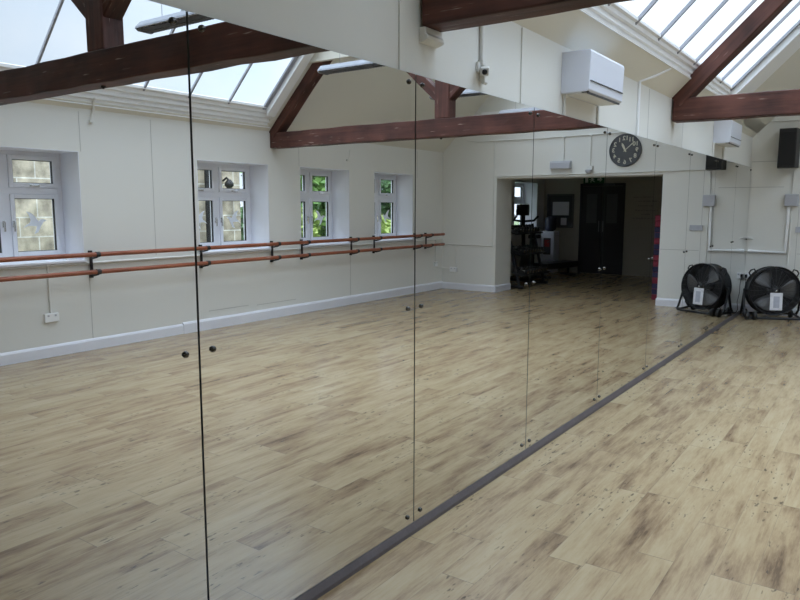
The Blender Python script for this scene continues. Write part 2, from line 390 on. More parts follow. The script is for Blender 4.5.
# ------------------------------------------------------------------ window units
def bird(y, z, s, flip):
    pts = [(-.50, -.20), (-.30, -.12), (-.12, -.12), (.06, -.14), (.02, -.30), (-.06, -.46), (.10, -.40), (.24, -.14), (.36, .04), (.50, .10), (.38, .16), (.26, .16), (.14, .08), (.02, .26), (-.14, .42), (-.36, .50), (-.26, .34), (-.18, .12), (-.24, .0), (-.36, -.06)]
    return [(y+flip*p[0]*s, z+p[1]*s) for p in pts]
FX0, FX1 = W+.345, W+.405
def window_unit(n, y0, y1, box=None):
    r = bpy.data.objects.new('window_%d' % n, None); C.objects.link(r); struct(r); r.location = (0, 0, 0)
    z0, z1 = WZ0+.01, WZ1
    mid = (y0+y1)/2
    fr = MB(); t = .05; tz = 1.66
    fr.box(FX0, y0, z0, FX1, y0+t, z1).box(FX0, y1-t, z0, FX1, y1, z1).box(FX0, y0+t, z0, FX1, y1-t, z0+t).box(FX0, y0+t, z1-t, FX1, y1-t, z1)
    fr.box(FX0+.002, mid-.035, z0+t, FX1-.002, mid+.035, z1-t).box(FX0+.001, y0+t, tz-.035, FX1-.001, y1-t, tz+.035)
    fr.build('window_frame', M['upvc'], r, .004)
    for a, c in ((y0+t, mid-.035), (mid+.035, y1-t)):
        for za, zb in ((z0+t, tz-.035), (tz+.035, z1-t)):
            s = MB(); q = .042; x0, x1 = FX0-.014, FX1-.01
            s.box(x0, a, za, x1, a+q, zb).box(x0, c-q, za, x1, c, zb).box(x0, a+q, za, x1, c-q, za+q).box(x0, a+q, zb-q, x1, c-q, zb)
            so = s.build('sash', M['upvc'], r, .003)
            g = MB(); k = .006
            g.box(x0+.012, a+q, za+q, x0+.04, a+q+k, zb-q).box(x0+.012, c-q-k, za+q, x0+.04, c-q, zb-q).box(x0+.012, a+q, za+q, x0+.04, c-q, za+q+k).box(x0+.012, a+q, zb-q-k, x0+.04, c-q, zb-q)
            g.build('gasket', M['rubber'], so)
            px = x0+.03
            MB().add([(px, a+q, za+q), (px, c-q, za+q), (px, c-q, zb-q), (px, a+q, zb-q)], [(0, 1, 2, 3)]).build('pane', M['glass'], so)
            h = MB()
            if zb < 1.7:
                hy = a+.012 if a > mid else c-.012
                h.box(x0-.014, hy-.012, (za+zb)/2-.02, x0, hy+.012, (za+zb)/2+.05); h.box(x0-.032, hy-.008, (za+zb)/2-.06, x0-.016, hy+.008, (za+zb)/2+.04)
                bd = MB().prism(bird((a+c)/2, (za+zb)/2+.02, .24, 1 if n % 2 else -1), px-.0035, px-.001, 'x')
                bd.build('bird_decal', M['frost'], so)
            else:
                h.box(x0-.014, (a+c)/2-.05, za+.006, x0, (a+c)/2+.05, za+.03); h.box(x0-.03, (a+c)/2-.04, za+.01, x0-.014, (a+c)/2+.03, za+.022)
            h.build('window_handle', M['chrome'], so, .002)
    MB().box(W-.03, y0-.015, WZ0-.012, FX0+.01, y1+.015, WZ0+.012).build('window_sill', M['upvc'], r, .004)
    ln = MB()
    ln.box(W-.002, y1-.001, WZ0+.012, FX0, y1+.006, WZ1).box(W-.002, y0-.006, WZ0+.012, FX0, y0+.001, WZ1).box(W-.002, y0, WZ1-.006, FX0, y1, WZ1+.001)
    ln.build('window_reveal', M['upvc'], r)
for i, (a, b_) in enumerate(WIN): window_unit(i+1, a, b_)

# things on the sills
tag(MB().box(W+.12, 6.20, WZ0+.0125, W+.24, 6.56, WZ0+.062).build('storage_box', M['white'], None, .004), 'flat white box lying on the sill of the window looking onto stone wall and shrubs', 'box')
tag(MB().box(W+.06, 3.86, WZ0+.0125, W+.15, 3.95, WZ0+.055).build('sensor_box', M['white'], None, .004), 'small white cube on the sill end of the window facing only stonework', 'box')

# ------------------------------------------------------------------ mirrors
names = ['mirror panel cut by the left edge of the photo', 'mirror panel second from the left edge of the photo',
         'mirror panel reflecting the inner corner and the ends of the barre', 'mirror panel reflecting the small emergency light above the opening',
         'mirror panel reflecting the round clock', 'mirror panel just past the clock reflection',
         'mirror panel reflecting the bare cream wall beside the opening', 'mirror panel reflecting the black drum fan and hung loudspeaker',
         'last mirror panel, touching the end wall behind the fan']
g = .004
for i in range(len(SEAMS)-1):
    y0, y1 = SEAMS[i]+g, SEAMS[i+1]-g
    p = thing('mirror_panel', 'tall frameless ' + names[i], 'mirror', (0, (y0+y1)/2, MBOT), group='mirror panels along the wall')
    hy, H = (y1-y0)/2, MTOP-MBOT
    MB().box(-.0119, -hy, 0, -.0003, hy, H).build('backing', M['edge'], p)
    MB().add([(0, -hy, 0), (0, hy, 0), (0, hy, H), (0, -hy, H)], [(0, 1, 2, 3)]).build('reflective_face', M['mirror'], p)
    for sy in (-1, 1):
        for z in (.04, 1.01, 1.98):
            m = Matrix.Translation((0, sy*(hy-.048), z)) @ Matrix.Rotation(PI/2, 4, 'Y')
            MB().lathe([(.0105, .0), (.0105, .003), (.009, .007), (.005, .0095), (.0001, .010)], n=20).build('fixing_cap', M['cap'], p, mtx=m)

# ------------------------------------------------------------------ roof trusses
def timber(name, p0, p1, wy, h, parent, roll_up=(0, 0, 1), bevel=.008):
    """squared timber from p0 to p1 (centre line) wy thick along y, h deep; grain on local X"""
    p0, p1 = Vector(p0), Vector(p1); ax = (p1-p0); ln = ax.length; ax.normalize()
    yv = Vector((0, 1, 0)); zv = ax.cross(yv)
    m = Matrix(((ax.x, yv.x, zv.x, p0.x), (ax.y, yv.y, zv.y, p0.y), (ax.z, yv.z, zv.z, p0.z), (0, 0, 0, 1)))
    b = MB(); n = max(2, int(ln/.25)); rnd = random.Random(int(ln*1000)+len(name))
    vs = []
    for i in range(n+1):
        x = ln*i/n; j = [0 if i in (0, n) else rnd.uniform(-.005, .005) for _ in range(4)]
        vs += [(x, -wy/2+j[0], -h/2+j[1]), (x, wy/2+j[0], -h/2+j[2]), (x, wy/2+j[3], h/2+j[2]), (x, -wy/2+j[3], h/2+j[1])]
    fs = [(0, 1, 2, 3)]+[(n*4+3, n*4+2, n*4+1, n*4)]
    for i in range(n):
        for k in range(4): fs.append((i*4+k, (i+1)*4+k, (i+1)*4+(k+1) % 4, i*4+(k+1) % 4))
    b.add(vs, fs); return b.build(name, M['timber'], parent, bevel, mtx=m)
def truss(y, label):
    t = thing('roof_truss', label, 'roof truss', (0, y, 2.275), group='dark timber roof trusses')
    z = 0.0; wy = .15
    timber('tie_beam', (0, 0, z+.10), (W, 0, z+.10), wy, .20, t)
    timber('king_post', (W/2-.11, 0, z+.20), (W/2-.11, 0, z+.72), wy, .185, t)
    cx = W/2-.11
    for s, x in ((1, 0), (-1, W)):
        # principal rafter just under the slope
        a = Vector((x+s*.02, 0, z+.175)); e = Vector((x+s*1.00, 0, z+1.155))
        timber('rafter', a, e, .165, .135, t)
        # strut springing from the king post
        timber('strut', (cx+s*.02, 0, z+.40), (cx+s*.53, 0, z+.86), .13, .11, t)
    timber('king_post_head', (cx, 0, z+.72), (cx, 0, z+1.5), wy, .12, t)
    for dx in (.0,):
        MB().lathe([(.016, 0), (.016, -.012), (.007, -.014), (.007, -.02), (.0001, -.02)], n=8).build('bolt', M['blackm'], t, loc=(cx+.05, 0, z-.001))
    return t
truss(2.675, 'near roof truss of dark stained timber, crossing above the tall mirrors')
truss(6.775, 'far roof truss of reddish brown timber, its rafter crossing the roof glazing')
tag(MB().prism([(-.012, 0), (.020, 0), (.022, -.030), (.032, -.034), (.032, -.052), (.008, -.062), (-.012, -.065)], 2.60, 2.74).build('beam_corbel', M['conduit'], None, .004, loc=(0, 0, 2.272)), 'small cream corbel block under the wall end of near dark tie beam', 'corbel')

# ------------------------------------------------------------------ wall heaters above the mirrors
def heater(loc, label):
    t = thing('wall_heater', label, 'heater', loc, group='pale wall heaters above the mirrors')
    MB().prism([(0, 0), (.165, 0), (.178, .012), (.185, .23), (.178, .245), (0, .245)], 0, .62).build('casing', M['heater'], t, .004)
    MB().box(.1785, .012, .062, .187, .608, .066).build('panel_gap', M['dgrey'], t)
    MB().box(.035, .02, -.008, .150, .60, 0.0).build('air_grille', M['conduit'], t)
    MB().box(.160, .018, -.010, .168, .60, .0).build('outlet_flap', M['dgrey'], t)
    MB().box(.130, .004, -.004, .1695, .03, .014).build('control_panel', M['blackm'], t, .002)
    return t
heater((-.012, 4.165, 2.195), 'pale grey wall heater nearer the camera, above the fourth mirror panel')
heater((-.012, 8.50, 2.215), 'pale grey wall heater beyond the far timber truss, near the corner')

# ------------------------------------------------------------------ conduits and small fittings
def conduit(pts, label, r=.010, m='conduit', saddles=()):
    t = thing('cable_conduit', label, 'conduit', pts[0], group='white painted cable conduits')
    p0 = Vector(pts[0]); q = [Vector(p)-p0 for p in pts]
    MB().tube(q, r, 8).build('conduit_pipe', M[m], t)
    for s in (saddles or [pts[len(pts)//2]]):
        v = Vector(s)-p0; MB().box(v.x-.018, v.y-.018, v.z-.012, v.x+.018, v.y+.018, v.z+.012).build('mounting_clip', M[m], t, .003)
    return t
X0 = -.002
conduit([(X0, 3.14, 2.20), (X0, 3.14, 2.47)], 'short white conduit rising from the small camera under near tie beam', .011, saddles=[(X0, 3.14, 2.40), (X0, 3.14, 2.21)])
conduit([(X0, 4.205, 2.07), (X0, 4.205, 2.19)], 'short white conduit under the near end of the nearer wall heater', .011)
conduit([(X0, 4.80, 2.07), (X0, 4.80, 2.47)], 'white conduit passing behind far end of the nearer wall heater', .009)
conduit([(X0, 5.70, 2.07), (X0, 5.70, 2.485), (.06, 5.88, 2.545), (.13, 6.06, 2.625)], 'white conduit kinked over the eaves to the cornice, between heater and far truss', .0125, 'white', saddles=[(.115, 6.02, 2.65)])
conduit([(X0, 8.50, 2.07), (X0, 8.50, 2.21)], 'short white conduit under the near end of farther wall heater', .011)
conduit([(X0, 9.06, 2.07), (X0, 9.06, 2.21)], 'short white conduit under the far end of farther wall heater', .011)
# window wall
conduit([(W-.008, 3.62, .44), (W-.008, 3.62, .93)], 'white conduit dropping to double socket below the window facing only stonework', .010)
conduit([(W-.10, 4.17, 2.60), (W-.06, 4.17, 2.565), (W-.035, 4.19, 2.50), (W-.012, 4.18, 2.44), (W-.012, 4.17, 2.38)], 'short bent white conduit hanging below the window side cornice', .011, saddles=[(W-.014, 4.165, 2.37)])
conduit([(W-.008, 8.36, 2.36), (W-.012, 8.33, 2.24), (W-.012, 8.29, 2.205), (W-.012, 8.36, 2.19)], 'thin white cable end hooked on the wall between two windows', .005)
conduit([(W-.010, BACK, .925), (W-.010, L-.02, .915)], 'long white cable trunking at sill height on window wall, behind the barre', .012)
conduit([(W-.008, 10.80, .50), (W-.008, 10.80, .91)], 'white conduit dropping to a socket on window wall by the corner', .007)
# end wall
EY = L-.012
conduit([(W-.02, EY, .828), (OX1+.06, EY, .822)], 'white conduit across end wall from the corner to the opening, low down', .009)
conduit([(OX1+.055, EY, .82), (OX1+.055, EY, 2.62)], 'upright white conduit just beside the left jamb of the hall opening', .009, saddles=[(OX1+.055, EY, 2.02)])
conduit([(4.62, EY, 2.68), (4.4, EY, 2.645), (3.2, EY, 2.645), (1.45, EY, 2.665), (.10, EY, 2.69)], 'long white conduit high across end wall above the clock', .009)
conduit([(2.80, EY, 2.27), (2.80, EY, 2.64)], 'white conduit dropping to emergency light above the opening', .008)
conduit([(2.35, EY, 2.14), (2.35, EY, 2.64)], 'white conduit dropping to the small dome camera above the opening', .008)
conduit([(OX1, EY, 2.035), (.58, EY, 2.055), (.535, EY, 2.04), (.53, EY, 1.70)], 'white conduit along top edge of the hall opening, turning down to the grey box', .010)
conduit([(4.84, EY, .42), (4.84, EY, .82)], 'white conduit above the socket on end wall in the corner', .007)
t = conduit([(.50, EY-.012, 1.52), (.50, EY-.012, .885), (.05, EY-.012, .89), (.03, EY-.012, .89)], 'thick white pipe bent from the grey box to the corner, over the fan', .022, 'white', saddles=[(.475, EY-.01, .885), (.04, EY-.01, .89)])
conduit([(.535, EY, .70), (.535, EY, 1.52)], 'thin white conduit running straight down from the grey box', .009)

t = thing('security_camera', 'small cream security camera on a wall plate above the mirrors', 'camera', (-.012, 3.13, 2.115))
MB().box(0, -.030, .045, .014, .030, .095).build('wall_plate', M['conduit'], t, .004)
m_ = Matrix.Translation((.038, -.005, .05)) @ Matrix.Rotation(math.radians(28), 4, 'Z') @ Matrix.Rotation(math.radians(16), 4, 'X')
MB().box(-.022, -.045, -.018, .022, .045, .020).build('camera_body', M['conduit'], t, .006, mtx=m_)
MB().lathe([(.013, 0), (.013, .008), (.0001, .008)], n=14).build('lens', M['black'], t, mtx=m_ @ Matrix.Translation((0, -.044, .001)) @ Matrix.Rotation(PI/2, 4, 'X'))
MB().prism([(0, .045), (.030, .03), (.034, .0), (.022, -.010), (0, .01)], .005, .04).build('mount_arm', M['conduit'], t, .004)

def socket(loc, rz, label, wide=.146):
    t = thing('wall_socket', label, 'socket', loc, (0, 0, rz), group='white electric sockets')
    MB().box(-wide/2, -.032, -.043, wide/2, 0, .043).build('face_plate', M['white'], t, .004)
    for s in (-1, 1):
        MB().box(s*wide/4-.010, -.0355, .012, s*wide/4+.010, -.032, .03).build('rocker_switch', M['grey'], t, .001)
    return t
socket((W, 3.62, .40), -PI/2, 'white double socket low below the window facing only stonework')
socket((W, 10.80, .47), -PI/2, 'white socket low on window wall, right by the corner', .10)
socket((4.87, L, .365), 0, 'white double socket low on end wall left of hall opening')
conduit([(W-.008, 10.86, .40), (W-.012, L-.015, .385), (4.94, EY, .375)], 'white cable joining the two sockets across the corner', .007)

t = thing('junction_box', 'grey junction box on end wall under the loudspeaker', 'junction box', (.53, L, 1.605))
MB().box(-.085, -.07, -.082, .085, 0, .082).build('box_body', M['grey'], t, .006)
MB().box(-.08, -.078, -.077, .08, -.0705, .077).build('box_lid', M['grey'], t, .004)
tag(MB().box(.60, L-.022, 1.165, .785, L, 1.245).build('switch_plate', M['grey'], None, .004), 'pale grey wide switch plate on end wall right of hall opening', 'switch')
t = thing('wall_hook', 'white cleat hook on wall corner above the fan', 'hook', (.035, L, 1.075))
MB().box(-.03, -.012, -.02, .03, 0, .02).build('hook_plate', M['conduit'], t, .003)
MB().tube([(-.055, -.04, .012), (-.03, -.04, .0), (0, -.014, -.004), (.03, -.04, -.004), (.06, -.045, -.018)], .008, 8).build('hook_arm', M['conduit'], t)

t = thing('emergency_light', 'slim white emergency light above the hall opening', 'light', (2.84, L, 2.19))
MB().box(-.18, -.055, -.065, .18, 0, .065).build('light_body', M['grey'], t, .008, loc=(0, -.0045, 0))
MB().box(-.17, -.075, -.06, .17, -.0555, .045).build('diffuser', M['grey'], t, .008)
MB().box(-.16, -.004, -.05, .16, 0, .05).build('mounting_plate', M['conduit'], t)
t = thing('dome_camera', 'small white dome camera above the hall opening, beside emergency light', 'camera', (2.35, L, 2.10))
MB().box(-.05, -.04, 0, .05, 0, .06).build('mount_box', M['conduit'], t, .004)
MB().lathe([(.055, .0), (.055, -.02), (.045, -.045), (.02, -.06), (.0001, -.062)], n=18).build('dome', M['grey'], t, loc=(0, -.06, 0))

t = thing('loudspeaker', 'black box loudspeaker hung high on end wall', 'loudspeaker', (.455, L, 2.04))
MB().prism([(-.13, -.03), (-.105, -.26), (.105, -.26), (.13, -.03)], 0, .52, 'z').build('cabinet', M['black'], t, .006)
MB().box(-.095, -.270, .03, .095, -.2605, .47).build('speaker_grille', M['mesh'], t, .004)
MB().box(-.04, -.0295, .17, .04, 0, .33).build('wall_bracket', M['blackm'], t, .003)

# clock
t = thing('wall_clock', 'round dark faced wall clock with cream numerals above the hall opening', 'clock', (1.795, L, 2.385))
Ry = Matrix.Rotation(PI/2, 4, 'X')          # local z -> -y
MB().lathe([(.238, 0), (.238, .022), (.0001, .022)], Ry, 64).build('clock_face', M['clockface'], t)
MB().lathe([(.250, 0), (.252, .02), (.247, .032), (.238, .034), (.235, .0225)], Ry, 64).build('rim', M['dgrey'], t)
for k in range(1, 13):
    vs, fs = text_mesh(str(k), .092)
    a = PI/2-2*PI*k/12
    nb = MB(); nb.add([(v.x+.182*math.cos(a), -.0245-v.z, v.y+.182*math.sin(a)) for v in vs], fs)
    nb.build('numeral', M['cream'], t)
def hand(deg, ln, w, name):
    a = math.radians(90-deg); d = Vector((math.cos(a), 0, math.sin(a))); n = Vector((-d.z, 0, d.x))
    P = lambda u, v, y: d*u+n*v+Vector((0, y, 0))
    o = [(-.03, -w*.6), (ln*.7, -w), (ln, 0), (ln*.7, w), (-.03, w*.6)]
    b = MB(); b.add([P(u, v, -.030) for u, v in o]+[P(u, v, -.027) for u, v in o], [(0, 1, 2, 3, 4), (9, 8, 7, 6, 5)]+[(k, 5+k, 5+(k+1) % 5, (k+1) % 5) for k in range(5)])
    b.build(name, M['cream'], t)
hand(26, .125, .018, 'hour_hand'); hand(312, .19, .007, 'minute_hand')
MB().lathe([(.012, .022), (.012, .033), (.0001, .034)], Ry, 16).build('hand_boss', M['cream'], t)

# ------------------------------------------------------------------ ballet barre
t = thing('ballet_barre', 'double wooden ballet barre on black brackets along the window wall', 'ballet barre', (W, 4.0, 0))
bx = -.155
for z in (1.015, .835):
    m_ = Matrix.Translation((bx, -5.2, z)) @ Matrix.Rotation(PI/2, 4, 'Z')
    MB().tube([(0, 0, 0), (12.05, 0, 0)], .0235, 14).build('rail', M['barre'], t, mtx=m_)
for y in (.3, 1.45, 2.80, 4.07, 5.49, 6.67, 7.25, 8.35, 8.93, 10.10, 10.45):  # last bracket is added: a doubled reflection at a mirror seam, built solid
    y -= 4.0
    br = MB().box(-.036, y-.016, .765, -.026, y+.016, 1.05).box(-.0265, y-.016, .765, -.001, y+.016, .80).box(-.0265, y-.016, 1.0, -.001, y+.016, 1.05).build('bracket', M['blackm'], t, .002)
    for z in (1.015, .835):
        MB().tube([(-.030, y, z-.03), (-.06, y, z-.045), (bx, y, z-.026)], .010, 8).build('bracket_arm', M['blackm'], br)
        MB().tube([(bx, y-.022, z), (bx, y+.022, z)], .0275, 14).build('clamp', M['black'], br)

# ------------------------------------------------------------------ suspended batten lights
def batten(loc, label):
    t = thing('ceiling_light', label, 'light fitting', loc, group='suspended fluorescent battens')
    ln = .71
    MB().prism([(-.035, .06), (.035, .06), (.078, .016), (.085, .0), (.079, .0), (.031, .05), (-.031, .05), (-.079, .0), (-.085, .0), (-.078, .016)], -ln, ln, 'x').build('reflector', M['alu'], t)
    for s in (-1, 1):
        MB().prism([(-.035, .06), (.035, .06), (.078, .016), (.085, 0), (.058, -.018), (-.058, -.018), (-.085, 0), (-.078, .016)], s*ln, s*(ln+.02), 'x').build('end_cap', M['alu'], t)
        MB().tube([(s*.5, 0, .06), (s*.5, 0, 5.0-loc[2]-.05)], .0022, 6).build('hanging_wire', M['alu'], t)
        MB().tube([(-ln+.02, s*.03, .024), (ln-.02, s*.03, .024)], .011, 10).build('tube_lamp', M['white'], t)
    lv = MB()
    n = 44
    for k in range(n):
        x = -ln+.02+(2*ln-.04)*k/(n-1); lv.prism([(-.079, .0), (.079, 0), (.055, -.016), (-.055, -.016)], x-.001, x+.001, 'x')
    for yy in (-.06, 0, .06): lv.box(-ln, yy-.002, -.018 if abs(yy) < .05 else -.010, ln, yy+.002, .002)
    lv.build('louvre', M['alu'], t)
    return t
lt = batten((2.48, 3.50, 2.875), 'grey louvred batten light hung by wires, nearest the camera')
for y, lab in ((5.60, 'grey louvred batten light hung just before the far roof truss'), (7.70, 'grey louvred batten light hung just past the far roof truss'), (9.60, 'grey louvred batten light hung nearest the end wall')):
    dup(lt, (2.48, y, 2.875), lab)

# ------------------------------------------------------------------ drum fan
t = thing('drum_fan', 'black drum fan on tubular floor stand by the end wall', 'fan', (.425, 10.63, 0), (0, 0, math.radians(24)))
R_, D_ = .32, .22
zc = .385
F = Matrix.Translation((0, 0, zc)) @ Matrix.Rotation(math.radians(-4), 4, 'X') @ Matrix.Rotation(PI/2, 4, 'X')   # local z -> front (-y)
MB().lathe([(R_-.006, -D_/2), (R_+.006, -D_/2-.006), (R_+.012, -D_/2+.008), (R_, -D_/2+.02), (R_-.004, 0), (R_, D_/2-.02), (R_+.012, D_/2-.008), (R_+.006, D_/2+.006), (R_-.008, D_/2), (R_-.012, D_/2-.03), (R_-.012, -D_/2+.03), (R_-.006, -D_/2)], n=56).build('drum', M['blackm'], t, mtx=F)
for sgn, nm in ((1, 'front_grille'), (-1, 'rear_grille')):
    gb = MB(); z = sgn*(D_/2-.004)
    dome = lambda r: z+sgn*.022*(1-(r/R_)**2)
    for r in [.055+.0172*k for k in range(16)]:
        gb.tube([(r*math.cos(a), r*math.sin(a), dome(r)) for a in [2*PI*k/40 for k in range(41)]], .0016, 5, False)
    for k in range(24):
        a = 2*PI*k/24
        gb.tube([(r*math.cos(a), r*math.sin(a), dome(r)) for r in (.05, .15, .24, R_-.004)], .0022, 5)
    gb.build(nm, M['grille'], t, mtx=F)
    MB().lathe([(.055, z+sgn*.018), (.055, z+sgn*.026), (.0001, z+sgn*.028)], n=24).build('grille_badge', M['black'], t, mtx=F)
MB().lathe([(.012, .128), (.010, .136), (.0001, .138)], n=12).build('centre_boss', M['chrome'], t, mtx=F @ Matrix.Translation((0, 0, .026)))
MB().lathe([(.070, -.09), (.075, -.06), (.075, .0), (.05, .045), (.0001, .05)], n=28).build('motor_hub', M['blackm'], t, mtx=F)
def blade(a0):
    vs = []; fs = []; nr, na = 6, 6
    for i in range(nr+1):
        r = .06+(.285-.06)*i/nr; half = .30+.26*math.sin(PI*min(1, i/nr*.62+.08))
        for j in range(na+1):
            s = j/na*2-1; th = a0+s*half; vs.append((r*math.cos(th), r*math.sin(th), .035+.055*s+.01*(1-s*s)))
    for i in range(nr):
        for j in range(na): fs.append((i*(na+1)+j, (i+1)*(na+1)+j, (i+1)*(na+1)+j+1, i*(na+1)+j+1))
    b = MB(); b.add(vs, fs, True); o = b.build('blade', M['blade'], t, mtx=F)
    md = o.modifiers.new('thick', 'SOLIDIFY'); md.thickness = .004
for a in (5, 125, 245): blade(math.radians(a))
tg = MB().box(-.078, -.118, 0, .078, .118, .007).build('document_wallet', M['tag'], t, .003, mtx=F @ Matrix.Translation((.01, -.142, D_/2+.022)))
tg['label'] = 'white plastic document wallet clipped to the grille'
MB().box(-.035, -.085, .0072, .04, .07, .0085).build('printed_sheet', M['tagline'], tg)
# stand: side hoops, floor bars, wheels
for s in (-1, 1):
    x = s*(R_+.035)
    MB().tube([(s*(R_+.004), 0, zc), (x+s*.012, 0, zc)], .022, 12).build('pivot_knob', M['black'], t)
    MB().tube([(x, 0, zc+.02), (x+s*.006, -.02, zc-.10), (x+s*.012, -.10, .075), (x+s*.006, -.14, .035), (x-s*.03, -.16, .028), (x-s*.10, -.165, .026)], .016, 10).build('stand_tube', M['blackm'], t)
    MB().tube([(x, 0, zc), (x+s*.006, .06, .12), (x, .12, .05), (x-s*.03, .14, .05)], .016, 10).build('stand_tube', M['blackm'], t)
    MB().tube([(x-s*.025, -.15, .03), (x-s*.025, .15, .05)], .016, 10).build('stand_tube', M['blackm'], t)
    hx = s*.235; hz = zc+.235
    MB().tube([(hx-s*.015, 0, hz), (hx+s*.012, 0, hz+.055), (hx+s*.055, 0, hz+.040), (hx+s*.075, 0, hz+.005), (hx+s*.05, 0, hz-.05)], .010, 8).build('handle', M['black'], t)
MB().tube([(-R_, -.165, .026), (R_, -.165, .026)], .016, 10).build('floor_bar', M['blackm'], t)
MB().tube([(-R_-.01, .14, .055), (R_+.01, .14, .055)], .0125, 10).build('axle', M['blackm'], t)
for s in (-1, 1):
    for yy, wx in ((.14, R_-.03),):
        w = MB().lathe([(.022, -.02), (.05, -.02), (.056, -.012), (.056, .012), (.05, .02), (.022, .02)], Matrix.Translation((s*wx, yy, .056)) @ Matrix.Rotation(PI/2, 4, 'Y'), 24).build('wheel', M['black'], t)
for wx in (-R_-.03, -R_+.065): wf = MB().lathe([(.018, -.022), (.050, -.022), (.056, -.012), (.056, .012), (.050, .022), (.018, .022)], Matrix.Translation((wx, -.175, .057)) @ Matrix.Rotation(PI/2, 4, 'Y'), 24).build('wheel', M['black'], t)
# flex and plug, in world-ish coordinates turned back into the fan's own frame
inv = (Matrix.Translation((.425, 10.63, 0)) @ Matrix.Rotation(math.radians(24), 4, 'Z')).inverted()
flex = [(.03, 10.98, .50), (.035, 10.95, .42), (.03, 10.92, .30), (.05, 10.90, .16), (.03, 10.86, .06), (.05, 10.82, .012), (.12, 10.80, .010), (.20, 10.76, .02), (.26, 10.72, .10)]
MB().tube([inv @ Vector(p) for p in flex], .0045, 8).build('flex', M['black'], t)
MB().box(-.014, -.02, -.025, .014, .02, .025).build('plug', M['black'], t, .005, mtx=inv @ Matrix.Translation((.03, 10.99, .53)))
socket((.055, L, .53), 0, 'white socket low on end wall, hidden behind the fan plug', .086)

# ------------------------------------------------------------------ entrance hall seen through the opening
dr = bpy.data.objects.new('door_1', None); C.objects.link(dr); struct(dr); dr.location = (3.72, HALL, 0); dr.scale = (.92, 1, 1)
MB().box(-.56, -.03, 0, -.50, 0, 2.04).box(.50, -.03, 0, .56, 0, 2.04).box(-.56, -.03, 1.98, .56, 0, 2.04).build('door_frame', M['doorm'], dr, .004)
for s, x0, x1 in ((-1, -.498, -.004), (1, .004, .498)):
    lf = MB().box(x0, -.022, .006, x1, -.002, 1.975).build('door_leaf', M['doorm'], dr, .003)
    MB().box((x0+x1)/2-.13, -.0245, 1.15, (x0+x1)/2+.13, -.0222, 1.80).build('vision_panel', M['dgrey'], lf)
    MB().tube([(-s*(-.05)+0, -.05, .95), (-s*(-.05), -.05, 1.2)], .011, 8).build('door_handle', M['alu'], lf)
MB().box(-.30, -.07, 1.985, -.02, -.03, 2.03).build('door_closer', M['dgrey'], dr, .004)

t = thing('exit_sign', 'green fire exit sign with running figure and arrow over the dark doors', 'sign', (3.93, HALL, 2.125))
MB().box(-.24, -.02, -.085, .24, 0, .085).build('sign_plate', M['green'], t, .003)
sb = MB()
sy0, sy1 = -.0215, -.0202
sb.prism([(-.20, 0), (-.14, .055), (-.14, .02), (-.08, .02), (-.08, -.02), (-.14, -.02), (-.14, -.055)], sy0, sy1)       # arrow
sb.box(.13, sy0, -.065, .20, sy1, .065)                                                                                  # doorway
sb.lathe([(.0135, 0), (.0135, .0015), (.0001, .0015)], Matrix.Translation((.045, -.0202, .052)) @ Matrix.Rotation(PI/2, 4, 'X'), 14)
sb.prism([(.03, .035), (.055, .035), (.05, -.005), (.075, -.03), (.07, -.065), (.055, -.065), (.058, -.035), (.03, -.015), (.01, -.05), (-.03, -.055), (-.03, -.042), (0, -.036), (.018, 0)], sy0, sy1)
sb.prism([(.03, .035), (.0, .015), (-.015, -.01), (-.005, -.014), (.012, .006), (.03, .015)], sy0, sy1); sb.prism([(.055, .033), (.08, .005), (.10, .015), (.10, .002), (.08, -.008), (.052, .012)], sy0, sy1)
sb.build('sign_symbols', M['signwhite'], t)

t = thing('notice_board', 'dark framed notice board on hall wall left of the doors', 'notice board', (4.70, HALL, 1.42))
MB().box(-.31, -.03, -.37, .31, 0, .37).build('board_back', M['board'], t)
MB().box(-.33, -.04, -.39, .33, -.03, -.35).box(-.33, -.04, .35, .33, -.03, .39).box(-.33, -.04, -.35, -.29, -.03, .35).box(.29, -.04, -.35, .33, -.03, .35).build('board_frame', M['dgrey'], t)
MB().box(-.21, -.034, -.10, .19, -.031, .21).build('notice_sheet', M['paper'], t)
MB().box(.10, -.034, -.30, .24, -.031, -.18).build('red_notice', M['redlabel'], t)
MB().box(-.16, -.034, -.33, -.02, -.031, -.16).build('small_notice', M['paper'], t)

t = thing('water_cooler', 'pale floor standing water cooler beside the notice board', 'water cooler', (4.83, 15.33, 0))
MB().box(-.16, -.17, 0, .16, .17, .95).build('cabinet', M['heater'], t, .02)
MB().box(-.09, -.178, .42, .09, -.17, .80).build('dispenser_recess', M['dgrey'], t, .003)
MB().box(-.06, -.182, .60, .06, -.178, .76).build('red_label', M['redlabel'], t)
MB().tube([(-.04, -.18, .72), (-.04, -.215, .715), (-.04, -.22, .69)], .012, 8).build('tap', M['dgrey'], t)
MB().lathe([(.07, .95), (.13, 1.0), (.135, 1.05), (.128, 1.10), (.135, 1.15), (.13, 1.25), (.06, 1.30), (.0001, 1.30)], n=28).build('water_bottle', M['bottle'], t)

# lettering on the hall wall, too dim and small to read in the photo: rows of word-length strokes
t = MB(); rnd = random.Random(3)
for k, (w0, w1, z) in enumerate(((2.62, 3.05, 1.72), (2.52, 3.0, 1.63), (2.6, 2.95, 1.53), (2.5, 3.0, 1.43), (2.66, 2.86, 1.35), (2.5, 3.06, 1.26))):
    x = w0
    while x < w1-.03:
        ln = rnd.uniform(.012, .02); h = rnd.choice((.018, .018, .028))
        t.box(x, HALL-.003, z, x+ln*.35, HALL, z+h); t.box(x, HALL-.003, z, x+ln, HALL, z+.006); x += ln+(.028 if rnd.random() < .25 else .007)
tag(t.build('wall_lettering', M['ink']), 'dark lettering in six short rows on hall wall right of the doors', 'wall lettering')

